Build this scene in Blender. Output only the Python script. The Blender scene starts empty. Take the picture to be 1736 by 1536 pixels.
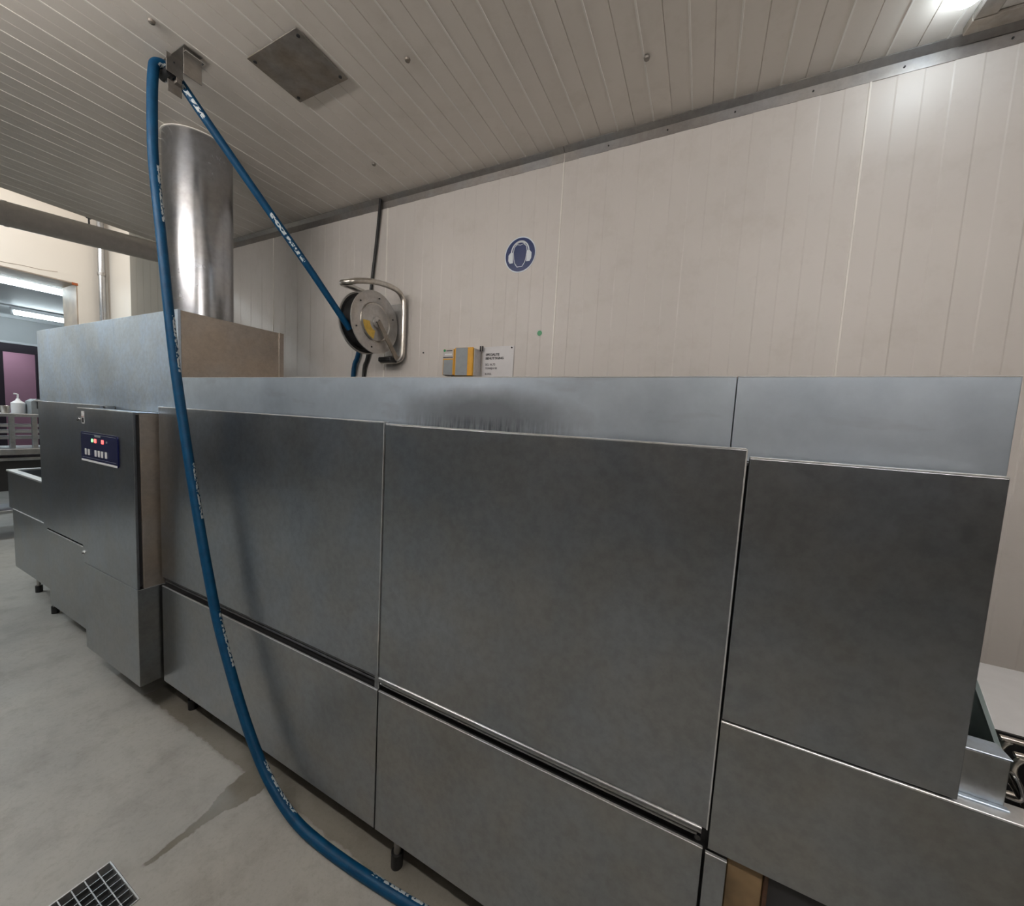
import bpy, bmesh, math, random
from mathutils import Vector, Matrix
random.seed(7)
S = bpy.context.scene
COL = S.collection

# ------------------------------------------------------------------ camera
cam_data = bpy.data.cameras.new('camera')
cam = bpy.data.objects.new('camera', cam_data)
COL.objects.link(cam)
S.camera = cam
cam_data.sensor_fit = 'HORIZONTAL'
cam_data.sensor_width = 36.0
cam_data.lens = 647.557 / 1736.0 * 36.0
cam_data.clip_start = 0.02
yaw, pitch, roll = -0.456924, -0.083093, 0.055084
_f = Vector((math.sin(yaw)*math.cos(pitch), math.cos(yaw)*math.cos(pitch), math.sin(pitch)))
_r = Vector((math.cos(yaw), -math.sin(yaw), 0))
_u = _r.cross(_f)
_r2 = _r*math.cos(roll) + _u*math.sin(roll)
_u2 = -_r*math.sin(roll) + _u*math.cos(roll)
cam.matrix_world = Matrix(((_r2.x, _u2.x, -_f.x, 0), (_r2.y, _u2.y, -_f.y, 0), (_r2.z, _u2.z, -_f.z, 1.65), (0, 0, 0, 1)))

# ------------------------------------------------------------------ view, world
S.view_settings.view_transform = 'Standard'
S.view_settings.look = 'None'
S.view_settings.gamma = 1.0
S.view_settings.exposure = 0.0
S.view_settings.use_curve_mapping = False
W = bpy.data.worlds.new('world'); S.world = W
W.use_nodes = True
W.node_tree.nodes['Background'].inputs[0].default_value = (0.5, 0.55, 0.6, 1)
W.node_tree.nodes['Background'].inputs[1].default_value = 0.05

S.cycles.max_bounces = 5; S.cycles.diffuse_bounces = 3; S.cycles.glossy_bounces = 2; S.cycles.transmission_bounces = 2
S.cycles.use_adaptive_sampling = True; S.cycles.adaptive_threshold = 0.04
S.cycles.caustics_reflective = False; S.cycles.caustics_refractive = False

# lamp strengths (the fixtures themselves are built further down)
P_TUBE = 64.0        # each ceiling lamp above the aisle
P_DOME = 32.0        # round lamp on the ceiling
P_WASH = 42.0        # lamp washing the end wall of the side bay
P_BAY = 80.0
P_FAR = 17.0          # tubes in the room beyond the opening
C_COOL = (0.82, 0.93, 1.0)
C_NEUT = (1.0, 0.945, 0.895)

# ------------------------------------------------------------------ materials
MATS = {}
class NT:
    def __init__(s, name):
        s.m = bpy.data.materials.new(name); s.m.use_nodes = True
        s.t = s.m.node_tree; s.b = s.t.nodes['Principled BSDF']; MATS[name] = s.m
    def n(s, typ, **kw):
        x = s.t.nodes.new(typ)
        for k, v in kw.items(): setattr(x, k, v)
        return x
    def l(s, a, b): s.t.links.new(a, b)
    def pos(s): return s.n('ShaderNodeNewGeometry').outputs['Position']
    def noise(s, scale, detail=4, rough=0.6, stretch=(1, 1, 1), vec=None):
        mp = s.n('ShaderNodeMapping'); mp.inputs['Scale'].default_value = stretch
        s.l(vec or s.pos(), mp.inputs['Vector'])
        t = s.n('ShaderNodeTexNoise'); t.inputs['Scale'].default_value = scale
        t.inputs['Detail'].default_value = detail; t.inputs['Roughness'].default_value = rough
        s.l(mp.outputs[0], t.inputs['Vector'])
        return t.outputs['Fac']
    def ramp(s, fac, stops):
        r = s.n('ShaderNodeValToRGB')
        e = r.color_ramp.elements
        while len(e) < len(stops): e.new(0.5)
        for i, (p, c) in enumerate(stops):
            e[i].position = p; e[i].color = (*c, 1) if len(c) == 3 else c
        s.l(fac, r.inputs[0]); return r.outputs[0]
    def mix(s, fac, a, b, blend='MIX'):
        x = s.n('ShaderNodeMix', data_type='RGBA', blend_type=blend)
        for i, v in ((0, fac), (6, a), (7, b)):
            if hasattr(v, 'links'): s.l(v, x.inputs[i])
            else: x.inputs[i].default_value = v if i == 0 else (*v, 1)
        return x.outputs[2]
    def math(s, op, a, b=None, c=None, clamp=False):
        x = s.n('ShaderNodeMath', operation=op); x.use_clamp = clamp
        for i, v in enumerate((a, b, c)):
            if v is None: continue
            if hasattr(v, 'links'): s.l(v, x.inputs[i])
            else: x.inputs[i].default_value = v
        return x.outputs[0]
    def bump(s, h, strength, dist=0.002):
        x = s.n('ShaderNodeBump'); x.inputs['Strength'].default_value = strength
        x.inputs['Distance'].default_value = dist
        s.l(h, x.inputs['Height']); s.l(x.outputs[0], s.b.inputs['Normal'])
    def set(s, **kw):
        names = {'color': 'Base Color', 'rough': 'Roughness', 'metal': 'Metallic', 'spec': 'Specular IOR Level', 'coat': 'Coat Weight', 'trans': 'Transmission Weight', 'alpha': 'Alpha'}
        for k, v in kw.items():
            i = s.b.inputs[names[k]]
            if hasattr(v, 'links'): s.l(v, i)
            else: i.default_value = (*v, 1) if k == 'color' else v
        return s.m

def plain(name, color, rough=0.5, metal=0.0, var=0.06, scale=25):
    m = NT(name)
    f = m.noise(scale, 2)
    c = m.ramp(f, [(0.3, tuple(x*(1-var) for x in color)), (0.7, tuple(min(1, x*(1+var)) for x in color))])
    m.set(color=c, rough=rough, metal=metal)
    return m.m

def emitter(name, color, strength):
    m = NT(name)
    m.b.inputs['Emission Color'].default_value = (*color, 1)
    m.b.inputs['Emission Strength'].default_value = strength
    m.set(color=(0.8, 0.8, 0.8), rough=0.5)
    return m.m

def steel(name, lo, hi, r0, r1, mott=2.2, brush=(1, 1, 40), warm=0.5, metal=1.0):
    m = NT(name)
    big = m.noise(mott, 4, 0.65)
    fine = m.noise(38, 3, 0.7)
    br = m.noise(14, 1, 0.6, brush)
    c = m.ramp(big, [(0.32, lo), (0.68, hi)])
    spk = m.ramp(fine, [(0.35, (0.80, 0.79, 0.78)), (0.62, (1.1, 1.1, 1.1))])
    c = m.mix(0.45, c, spk, 'MULTIPLY')
    tint = m.ramp(m.noise(5.5, 2), [(0.4, (1.0, 0.96, 0.90)), (0.62, (0.95, 1.0, 1.06))])
    c = m.mix(warm, c, tint, 'MULTIPLY')
    rr = m.math('MULTIPLY_ADD', fine, (r1 - r0), r0)
    rr = m.math('MULTIPLY_ADD', big, 0.10, rr)
    m.set(color=c, rough=rr, metal=metal)
    m.bump(br, 0.06, 0.001)
    return m.m

M_DOOR = steel('brushed_door_steel', (0.315, 0.335, 0.36), (0.395, 0.42, 0.45), 0.22, 0.30)
M_PANEL = steel('panel_steel', (0.32, 0.33, 0.34), (0.39, 0.405, 0.415), 0.24, 0.32)
M_HOOD = steel('satin_hood_steel', (0.54, 0.635, 0.74), (0.68, 0.78, 0.90), 0.36, 0.44, mott=3.0)  # blue tint paints the reflected cool light into the steel
def fascia_mat():
    m = NT('stained_fascia_steel')
    big = m.noise(3.2, 7, 0.65); fine = m.noise(38, 5, 0.7)
    c = m.ramp(big, [(0.32, (0.57, 0.65, 0.74)), (0.68, (0.76, 0.85, 0.95))])  # bluish base colours in the cool light the fascia reflects
    sep = m.n('ShaderNodeSeparateXYZ'); m.l(m.pos(), sep.inputs[0])
    x, z = sep.outputs[0], sep.outputs[2]
    # dull burnt patch with drip marks above the second lift door
    dx = m.math('DIVIDE', m.math('ADD', x, 0.62), 0.34); dz = m.math('DIVIDE', m.math('SUBTRACT', z, 1.665), 0.085)
    d2 = m.math('ADD', m.math('MULTIPLY', dx, dx), m.math('MULTIPLY', dz, dz))
    d2 = m.math('ADD', d2, m.math('MULTIPLY_ADD', m.noise(5, 5), 1.6, -0.8))
    patch = m.math('MULTIPLY', m.math('SUBTRACT', 1.15, d2), 0.85, clamp=True)
    drip = m.ramp(m.noise(30, 4, 0.6, (3.0, 1, 0.35)), [(0.42, (1, 1, 1)), (0.58, (0.45, 0.45, 0.46))])
    low = m.math('MULTIPLY', m.math('SUBTRACT', 1.665, z), 22, clamp=True)
    drips = m.math('MULTIPLY', patch, low)
    c = m.mix(m.math('MULTIPLY', patch, 0.75), c, (0.20, 0.21, 0.225))
    c = m.mix(drips, c, m.mix(1.0, c, drip, 'MULTIPLY'))
    smear = m.ramp(m.noise(9, 4, 0.5, (0.5, 1, 1.6)), [(0.60, (1, 1, 1)), (0.74, (0.82, 0.80, 0.80))])
    c = m.mix(0.8, c, smear, 'MULTIPLY')
    m.set(color=c, rough=m.math('MULTIPLY_ADD', fine, 0.08, 0.38), metal=1.0)
    return m.m
M_FASCIA = fascia_mat()
M_SIDE = steel('hood_side_steel', (0.50, 0.44, 0.38), (0.60, 0.53, 0.46), 0.36, 0.5, mott=3.5)  # brown tint paints the warm wall's reflection into the sides
M_LIP = steel('bright_edge_steel', (0.66, 0.67, 0.68), (0.76, 0.77, 0.78), 0.30, 0.4, metal=0.7)
M_GALV = steel('galvanised_pipe_steel', (0.46, 0.47, 0.49), (0.55, 0.56, 0.59), 0.17, 0.23, brush=(30, 30, 1))
M_TRIM = steel('zinc_trim', (0.36, 0.34, 0.33), (0.46, 0.45, 0.44), 0.35, 0.5)
M_DUCT = plain('grey_duct_paint', (0.44, 0.41, 0.38), 0.4, 0.2)
M_PLATE = steel('tarnished_plate_steel', (0.26, 0.23, 0.20), (0.40, 0.36, 0.32), 0.45, 0.6, mott=9, warm=0.8, metal=0.7)
M_BRKT = steel('bracket_steel', (0.40, 0.38, 0.36), (0.55, 0.53, 0.50), 0.3, 0.45, mott=8)
M_DARK = plain('dark_chassis', (0.03, 0.03, 0.032), 0.6)
M_BLACK = plain('black_rubber', (0.012, 0.012, 0.013), 0.45)
M_SLOT = steel('slot_channel_steel', (0.10, 0.10, 0.11), (0.22, 0.22, 0.23), 0.3, 0.5, mott=12)
M_BROWN = plain('rusty_brown_panel', (0.26, 0.175, 0.09), 0.6, 0.1, 0.35, 12)
M_RUST = plain('dark_rust_post', (0.09, 0.045, 0.025), 0.6, 0.2, 0.3, 30)
M_NAVY = plain('navy_panel_film', (0.010, 0.014, 0.075), 0.25, 0, 0.03)
M_WHITE = plain('white_plastic', (0.88, 0.89, 0.91), 0.4, 0, 0.02)
M_PAPER = plain('white_paper_card', (0.72, 0.71, 0.72), 0.35, 0, 0.02)
M_INK = plain('black_ink', (0.03, 0.03, 0.035), 0.6)
M_INKG = plain('grey_ink', (0.22, 0.21, 0.22), 0.6)
M_INKR = plain('red_ink', (0.45, 0.16, 0.15), 0.6)
M_BLUE = plain('sign_blue', (0.003, 0.022, 0.125), 0.35, 0, 0.03)
M_SIGNW = plain('sign_white', (0.78, 0.84, 0.90), 0.4, 0, 0.02)
M_GREEN = plain('green_sticker', (0.02, 0.28, 0.10), 0.4)
M_YEL = plain('yellow_plastic', (0.78, 0.40, 0.035), 0.4)
M_GREYP = plain('grey_plastic', (0.30, 0.33, 0.35), 0.45)
M_LGREY = plain('light_grey_plastic', (0.58, 0.56, 0.55), 0.45)
M_REELY = plain('yellow_label', (0.75, 0.50, 0.10), 0.5, 0, 0.12, 60)
M_REEL = steel('reel_disc_steel', (0.50, 0.48, 0.46), (0.60, 0.58, 0.56), 0.38, 0.5, mott=12, metal=0.75)
M_TUBE = steel('polished_tube', (0.55, 0.52, 0.48), (0.70, 0.67, 0.63), 0.2, 0.3, mott=20)
M_CHROME = plain('chrome', (0.8, 0.8, 0.8), 0.12, 1.0, 0.02)
M_REDLED = emitter('red_digits', (1.0, 0.03, 0.02), 1.6)
M_GRNLED = emitter('green_led', (0.25, 1.0, 0.35), 1.2)
for _m in (M_REDLED, M_GRNLED): _m.cycles.emission_sampling = 'NONE'
M_TEAL = plain('teal_curtain_rubber', (0.34, 0.46, 0.47), 0.45, 0, 0.1, 8)
M_TEAL.node_tree.nodes['Principled BSDF'].inputs['Transmission Weight'].default_value = 0.55
M_PINK = plain('pink_wall_paint', (0.46, 0.24, 0.32), 0.6, 0, 0.05, 2)
M_FRAME = plain('dark_plum_frame', (0.03, 0.018, 0.03), 0.45)
M_FARW = plain('far_room_wall_paint', (0.62, 0.63, 0.64), 0.5, 0, 0.03, 2)
M_CREAM = plain('cream_wall_paint', (0.84, 0.78, 0.70), 0.5, 0, 0.02, 1.5)
M_REVEAL = plain('brown_reveal', (0.40, 0.32, 0.25), 0.6, 0, 0.2, 5)  # brown tone takes in the shadow lying on the reveal
M_ORANGE = plain('orange_rust_edge', (0.40, 0.10, 0.03), 0.7)
M_ROOMW = plain('room_wall_paint', (0.32, 0.31, 0.30), 0.6, 0, 0.04, 1.2)
M_DIM = plain('dark_unseen_wall', (0.10, 0.10, 0.105), 0.6, 0, 0.04, 1.2)  # unseen wall surfaces coloured dark to dim reflections in the doors
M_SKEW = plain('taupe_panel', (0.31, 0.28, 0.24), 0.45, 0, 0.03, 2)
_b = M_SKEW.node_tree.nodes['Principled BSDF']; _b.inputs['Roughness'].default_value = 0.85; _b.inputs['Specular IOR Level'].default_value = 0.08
M_TABLE = steel('table_steel', (0.42, 0.43, 0.44), (0.58, 0.59, 0.60), 0.3, 0.45, mott=6)
M_DOME = emitter('lamp_dome_glow', C_COOL, P_DOME)
M_TUBEL = emitter('tube_glow', C_NEUT, P_TUBE)
M_FARL = emitter('far_tube_glow', (0.80, 0.94, 1.0), P_FAR)

def wall_mat(name, base, rough):
    m = NT(name)
    big = m.noise(0.9, 3, 0.6)
    c = m.ramp(big, [(0.3, tuple(x*0.95 for x in base)), (0.7, tuple(x*1.04 for x in base))])
    dirt = m.ramp(m.noise(6, 4, 0.75), [(0.30, (0.90, 0.89, 0.87)), (0.5, (1, 1, 1))])
    c = m.mix(0.6, c, dirt, 'MULTIPLY')
    m.set(color=c, rough=m.math('MULTIPLY_ADD', big, 0.15, rough))
    return m.m
M_WALL = wall_mat('cream_sandwich_panel', (0.69, 0.65, 0.615), 0.38)
M_CEIL = wall_mat('cream_ceiling_board', (0.84, 0.785, 0.72), 0.26)
M_BEAD = plain('white_joint_bead', (0.90, 0.865, 0.81), 0.4, 0, 0.02)

def floor_mat():
    m = NT('grey_resin_floor')
    base = m.ramp(m.noise(2.2, 7, 0.65), [(0.25, (0.34, 0.34, 0.32)), (0.55, (0.43, 0.425, 0.395)), (0.8, (0.48, 0.472, 0.43))])
    speck = m.ramp(m.noise(55, 5, 0.8), [(0.32, (0.72, 0.70, 0.66)), (0.5, (1, 1, 1))])
    c = m.mix(0.5, base, speck, 'MULTIPLY')
    blot = m.ramp(m.noise(7, 6, 0.7), [(0.30, (0.72, 0.70, 0.68)), (0.52, (1, 1, 1))])
    c = m.mix(0.7, c, blot, 'MULTIPLY')
    sep = m.n('ShaderNodeSeparateXYZ'); m.l(m.pos(), sep.inputs[0])
    x, y = sep.outputs[0], sep.outputs[1]
    nz = m.math('SUBTRACT', m.noise(14, 5, 0.6), 0.5)
    # wet trickle running from the machine to the drain
    xs = m.math('ADD', m.math('MULTIPLY_ADD', nz, 0.05, x), 1.645)
    ax = m.math('ABSOLUTE', xs)
    w = m.math('MULTIPLY_ADD', m.math('SUBTRACT', y, 0.55), 0.07, 0.012)
    blob = m.math('MULTIPLY', m.math('SMOOTH_MIN', m.math('MULTIPLY', m.math('SUBTRACT', y, 0.77), 0.45, clamp=True), 0.04, 0.02), 1.0)
    w = m.math('ADD', w, blob)
    inx = m.math('MULTIPLY', m.math('SUBTRACT', w, ax), 180, clamp=True)
    iny = m.math('MULTIPLY', m.math('SUBTRACT', y, 0.555), 90, clamp=True)
    streak = m.math('MULTIPLY', inx, iny)
    # wet band along the machine, partly its shadow painted into the colour
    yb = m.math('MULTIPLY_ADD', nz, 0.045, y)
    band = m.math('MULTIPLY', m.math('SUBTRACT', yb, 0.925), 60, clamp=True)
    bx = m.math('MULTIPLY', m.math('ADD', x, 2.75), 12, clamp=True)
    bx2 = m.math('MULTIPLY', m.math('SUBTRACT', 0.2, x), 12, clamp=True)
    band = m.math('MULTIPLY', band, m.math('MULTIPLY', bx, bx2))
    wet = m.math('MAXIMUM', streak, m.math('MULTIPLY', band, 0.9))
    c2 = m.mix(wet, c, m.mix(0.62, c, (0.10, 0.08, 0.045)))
    rr = m.math('MULTIPLY_ADD', m.noise(9, 5), 0.25, 0.30)
    rr = m.math('SUBTRACT', rr, m.math('MULTIPLY', wet, 0.22))
    m.set(color=c2, rough=rr)
    m.bump(m.noise(70, 2, 0.7), 0.12, 0.002)
    return m.m
M_FLOOR = floor_mat()

def hose_mat():
    m = NT('blue_hose_rubber')
    uv = m.n('ShaderNodeUVMap'); sep = m.n('ShaderNodeSeparateXYZ'); m.l(uv.outputs[0], sep.inputs[0])
    u, v = sep.outputs[0], sep.outputs[1]          # u around, v metres along
    near = m.math('LESS_THAN', m.math('ABSOLUTE', m.math('SUBTRACT', u, 0.5)), 0.075)
    per = m.math('FRACT', m.math('MULTIPLY', v, 1.55))
    seg = m.math('GREATER_THAN', per, 0.62)
    cv = m.n('ShaderNodeCombineXYZ'); m.l(m.math('MULTIPLY', u, 12), cv.inputs[0]); m.l(m.math('MULTIPLY', v, 70), cv.inputs[1])
    t = m.n('ShaderNodeTexNoise'); t.inputs['Scale'].default_value = 1.0; t.inputs['Detail'].default_value = 1; m.l(cv.outputs[0], t.inputs['Vector'])
    ink = m.math('GREATER_THAN', t.outputs['Fac'], 0.47)
    msk = m.math('MULTIPLY', m.math('MULTIPLY', near, seg), ink)
    dirt = m.ramp(m.noise(30, 5), [(0.35, (0.0, 0.045, 0.115)), (0.65, (0.0, 0.066, 0.16))])
    m.set(color=m.mix(msk, dirt, (0.62, 0.68, 0.70)), rough=0.5, spec=0.3)
    return m.m
M_HOSE = hose_mat()

# ------------------------------------------------------------------ mesh helpers
def finish(name, bm, mat, parent=None, smooth=False, uvs=None):
    bmesh.ops.recalc_face_normals(bm, faces=bm.faces)
    lo = Vector((1e9,)*3); hi = Vector((-1e9,)*3)
    for v in bm.verts:
        for i in range(3):
            lo[i] = min(lo[i], v.co[i]); hi[i] = max(hi[i], v.co[i])
    c = Vector(((lo.x+hi.x)/2, (lo.y+hi.y)/2, lo.z))
    for v in bm.verts: v.co -= c
    me = bpy.data.meshes.new(name)
    if smooth:
        for f in bm.faces: f.smooth = True
    bm.to_mesh(me); bm.free()
    if smooth and smooth != 'all':
        me.set_sharp_from_angle(angle=math.radians(40))
    me.materials.append(mat)
    o = bpy.data.objects.new(name, me); COL.objects.link(o)
    place(o, c, parent)
    return o

def wpos(o):
    p = Vector((0, 0, 0))
    while o is not None:
        p += o.location; o = o.parent
    return p

def place(o, c, parent):
    if parent is not None:
        o.parent = parent; o.location = Vector(c) - wpos(parent)
    else:
        o.location = c

def thing(name, label, cat, loc, group=None):
    o = bpy.data.objects.new(name, None); COL.objects.link(o)
    o.empty_display_size = 0.1
    o.location = loc; tag(o, label, cat, group)
    return o

def tag(o, label, cat, group=None):
    o['label'] = label; o['category'] = cat
    if group: o['group'] = group
    return o

def struct(o, label=None):
    o['kind'] = 'structure'
    if label: o['label'] = label
    return o

def b_box(bm, x0, x1, y0, y1, z0, z1, bev=0.0, seg=1):
    vs = [bm.verts.new((x, y, z)) for x in (x0, x1) for y in (y0, y1) for z in (z0, z1)]
    fs = [(0, 1, 3, 2), (4, 6, 7, 5), (0, 4, 5, 1), (2, 3, 7, 6), (0, 2, 6, 4), (1, 5, 7, 3)]
    F = [bm.faces.new([vs[i] for i in f]) for f in fs]
    if bev > 0:
        E = list({e for f in F for e in f.edges})
        bmesh.ops.bevel(bm, geom=E, offset=bev, segments=seg, affect='EDGES', profile=0.5)

def box(name, x0, x1, y0, y1, z0, z1, mat, parent=None, bev=0.002, seg=1):
    bm = bmesh.new(); b_box(bm, x0, x1, y0, y1, z0, z1, bev, seg)
    return finish(name, bm, mat, parent)

def b_prism(bm, pts, axis, a0, a1):
    """extrude a 2D polygon: axis 'x' -> pts are (y,z); 'y' -> (x,z); 'z' -> (x,y)"""
    def mk(p, a):
        return (a, p[0], p[1]) if axis == 'x' else (p[0], a, p[1]) if axis == 'y' else (p[0], p[1], a)
    A = [bm.verts.new(mk(p, a0)) for p in pts]; B = [bm.verts.new(mk(p, a1)) for p in pts]
    bm.faces.new(A); bm.faces.new(B[::-1])
    n = len(pts)
    for i in range(n): bm.faces.new((A[i], B[i], B[(i+1) % n], A[(i+1) % n]))

def prism(name, pts, axis, a0, a1, mat, parent=None, smooth=False):
    bm = bmesh.new(); b_prism(bm, pts, axis, a0, a1)
    return finish(name, bm, mat, parent, smooth)

def frame_vectors(path):
    T = []
    for i in range(len(path)):
        a = path[max(0, i-1)]; b = path[min(len(path)-1, i+1)]
        T.append((b-a).normalized())
    ref = Vector((0, 1, 0))
    if abs(T[0].dot(ref)) > 0.9: ref = Vector((0, 0, 1))
    N = (ref - T[0]*ref.dot(T[0])).normalized(); out = []
    for t in T:
        N = (N - t*N.dot(t)).normalized(); out.append((t, N, t.cross(N)))
    return out

def smooth_path(pts, per=8):
    pts = [Vector(p) for p in pts]; out = []
    for i in range(len(pts)-1):
        p0 = pts[max(0, i-1)]; p1 = pts[i]; p2 = pts[i+1]; p3 = pts[min(len(pts)-1, i+2)]
        for k in range(per):
            t = k/per
            out.append(0.5*((2*p1) + (p2-p0)*t + (2*p0-5*p1+4*p2-p3)*t*t + (3*p1-p0-3*p2+p3)*t*t*t))
    out.append(pts[-1]); return out

def b_tube(bm, path, r, seg=12, uv=None, turn=0.0, closed=False):
    path = [Vector(p) for p in path]
    fr = frame_vectors(path); rings = []
    for p, (t, n, b) in zip(path, fr):
        rings.append([bm.verts.new(p + n*(r*math.cos(turn+2*math.pi*k/seg)) + b*(r*math.sin(turn+2*math.pi*k/seg))) for k in range(seg)])
    L = [0.0]
    for i in range(1, len(path)): L.append(L[-1] + (path[i]-path[i-1]).length)
    for i in range(len(path)-1):
        for k in range(seg):
            f = bm.faces.new((rings[i][k], rings[i][(k+1) % seg], rings[i+1][(k+1) % seg], rings[i+1][k]))
            if uv is not None:
                for lp, (uu, vv) in zip(f.loops, ((k/seg, L[i]), ((k+1)/seg, L[i]), ((k+1)/seg, L[i+1]), (k/seg, L[i+1]))):
                    lp[uv].uv = (uu, vv)
    bm.faces.new(rings[0][::-1]); bm.faces.new(rings[-1])

def b_bar(bm, p, q, w, t, up):
    p, q = Vector(p), Vector(q); d = (q-p).normalized(); s = d.cross(Vector(up)).normalized()*w/2; n = d.cross(s).normalized()*t/2
    v = [bm.verts.new(c + a*s + b*n) for c in (p, q) for a, b in ((-1, -1), (1, -1), (1, 1), (-1, 1))]
    for f in ((0, 1, 2, 3), (7, 6, 5, 4), (0, 4, 5, 1), (1, 5, 6, 2), (2, 6, 7, 3), (3, 7, 4, 0)): bm.faces.new([v[i] for i in f])

def print_turn(pts, d, k):
    """twist that puts the printed line (u = 0.5) on the side of the hose facing d at sample k"""
    t, n, b = frame_vectors(smooth_path(pts, 10))[k]
    d = Vector(d)
    return math.atan2(d.dot(b), d.dot(n)) - math.pi

def tube(name, pts, r, mat, parent=None, seg=12, per=0, uv=False, turn=0.0):
    path = smooth_path(pts, per) if per else pts
    bm = bmesh.new(); L = bm.loops.layers.uv.new('UVMap') if uv else None
    b_tube(bm, path, r, seg, L, turn)
    return finish(name, bm, mat, parent, True)

def cyl(name, c, axis, r, h, mat, parent=None, seg=32):
    """cylinder starting at c, running +h along axis"""
    d = {'x': Vector((1, 0, 0)), 'y': Vector((0, 1, 0)), 'z': Vector((0, 0, 1))}[axis]
    c = Vector(c)
    bm = bmesh.new(); b_tube(bm, [c, c+d*h], r, seg)
    return finish(name, bm, mat, parent, True)

def b_lathe(bm, c, axis, prof, seg=48):
    """prof: list of (r, h) revolved around axis through c"""
    c = Vector(c); rings = []
    for r, h in prof:
        ring = []
        for k in range(seg):
            a = 2*math.pi*k/seg; p, q = r*math.cos(a), r*math.sin(a)
            ring.append(bm.verts.new(c + (Vector((h, p, q)) if axis == 'x' else Vector((p, h, q)) if axis == 'y' else Vector((p, q, h)))))
        rings.append(ring)
    for i in range(len(rings)-1):
        for k in range(seg):
            bm.faces.new((rings[i][k], rings[i][(k+1) % seg], rings[i+1][(k+1) % seg], rings[i+1][k]))
    if prof[0][0] > 1e-6: bm.faces.new(rings[0])
    if prof[-1][0] > 1e-6: bm.faces.new(rings[-1][::-1])

def lathe(name, c, axis, prof, mat, parent=None, seg=48):
    bm = bmesh.new(); b_lathe(bm, c, axis, prof, seg)
    bmesh.ops.remove_doubles(bm, verts=bm.verts, dist=1e-6)
    return finish(name, bm, mat, parent, True)

def text_on_y(name, s, x, z, size, y, mat, parent, bold=0.0, depth=0.0006):
    """flat lettering on a plane facing -Y, lower-left corner at x, z"""
    cu = bpy.data.curves.new('lettering', 'FONT'); cu.body = s; cu.size = size; cu.extrude = depth; cu.offset = bold; cu.resolution_u = 2
    tmp = bpy.data.objects.new('lettering', cu); COL.objects.link(tmp)
    dg = bpy.context.evaluated_depsgraph_get()
    me = bpy.data.meshes.new_from_object(tmp.evaluated_get(dg))
    bpy.data.objects.remove(tmp); bpy.data.curves.remove(cu)
    bm = bmesh.new(); bm.from_mesh(me); bpy.data.meshes.remove(me)
    for v in bm.verts: v.co = Vector((x + v.co.x, y - depth - v.co.z, z + v.co.y))
    return finish(name, bm, mat, parent)

# ------------------------------------------------------------------ key dimensions
YW = 2.043      # face of the back wall
ZC = 3.116      # ceiling
YF = 0.943      # machine door fronts
YH = 1.003      # hood front
XR, XL, YR = 3.2, -7.5, -4.0    # right wall, end wall of the bay, wall behind the photographer
XCE = -4.66     # where the board ceiling ends
ZB = 4.35       # bay ceiling

# ------------------------------------------------------------------ floor with drain pit
GX0, GX1, GY0, GY1 = -1.765, -1.537, 0.285, 0.513
bm = bmesh.new()
xs = [-12.5, GX0, GX1, XR+0.1]; ys = [YR-0.1, GY0, GY1, 3.4]
for i in range(3):
    for j in range(3):
        if i == 1 and j == 1: continue
        b_box(bm, xs[i], xs[i+1], ys[j], ys[j+1], -0.2, 0.0)
bmesh.ops.remove_doubles(bm, verts=bm.verts, dist=1e-5)
struct(finish('floor', bm, M_FLOOR), 'grey resin floor with wet trickle marks')

# ------------------------------------------------------------------ back wall of ribbed sandwich panels
bm = bmesh.new()
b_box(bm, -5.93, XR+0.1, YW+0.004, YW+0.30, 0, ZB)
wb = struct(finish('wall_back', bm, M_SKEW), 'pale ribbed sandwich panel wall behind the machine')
seams = [-5.93] + [-0.787 + 1.263*k for k in range(-3, 4)] + [XR]   # the first strip has a darker colour than the others
def panel_mesh(x0, x1):
    pts = []; pitch = 1.263/16; e = 0.0016; w = 0.0025
    n = int(round((x1-x0)/pitch)); lev = [0.0, e]
    pts.append((x0, YW))
    for k in range(1, n):
        xx = x0 + k*pitch
        if xx > x1-0.02: break
        a, b = lev[(k+1) % 2], lev[k % 2]
        pts.append((xx-w, YW-a)); pts.append((xx+w, YW-b))
    last = pts[-1][1]
    pts.append((x1, last))
    bm = bmesh.new()
    A = [bm.verts.new((p[0], p[1], 0.0)) for p in pts]; B = [bm.verts.new((p[0], p[1], ZB)) for p in pts]
    for i in range(len(pts)-1): bm.faces.new((A[i], A[i+1], B[i+1], B[i]))
    return bm
for i in range(len(seams)-1):
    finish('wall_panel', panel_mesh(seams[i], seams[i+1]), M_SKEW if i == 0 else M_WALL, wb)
    if i: prism('seam_strip', [(seams[i]-0.0045, YW+0.001), (seams[i]-0.0028, YW-0.0040), (seams[i]+0.0028, YW-0.0040), (seams[i]+0.0045, YW+0.001)], 'z', 0.0, ZB, M_BEAD, wb)

# cove trim between back wall and ceiling, in lengths
for i, (a, b) in enumerate(((XCE, -0.787), (-0.784, XR))):
    struct(prism('trim_%d' % (i+1), [(YW, ZC-0.064), (YW-0.004, ZC-0.064), (YW-0.006, ZC-0.022), (YW-0.030, ZC-0.003), (YW-0.030, ZC), (YW, ZC)], 'x', a, b, M_TRIM), 'grey zinc angle along the top of the back wall')
tr = bpy.data.objects['trim_2']
for k in range(7):
    cyl('rivet', (-0.55+0.28*k, YW-0.0085, ZC-0.043), 'y', 0.0035, 0.004, M_DARK, tr, 10)

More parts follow.
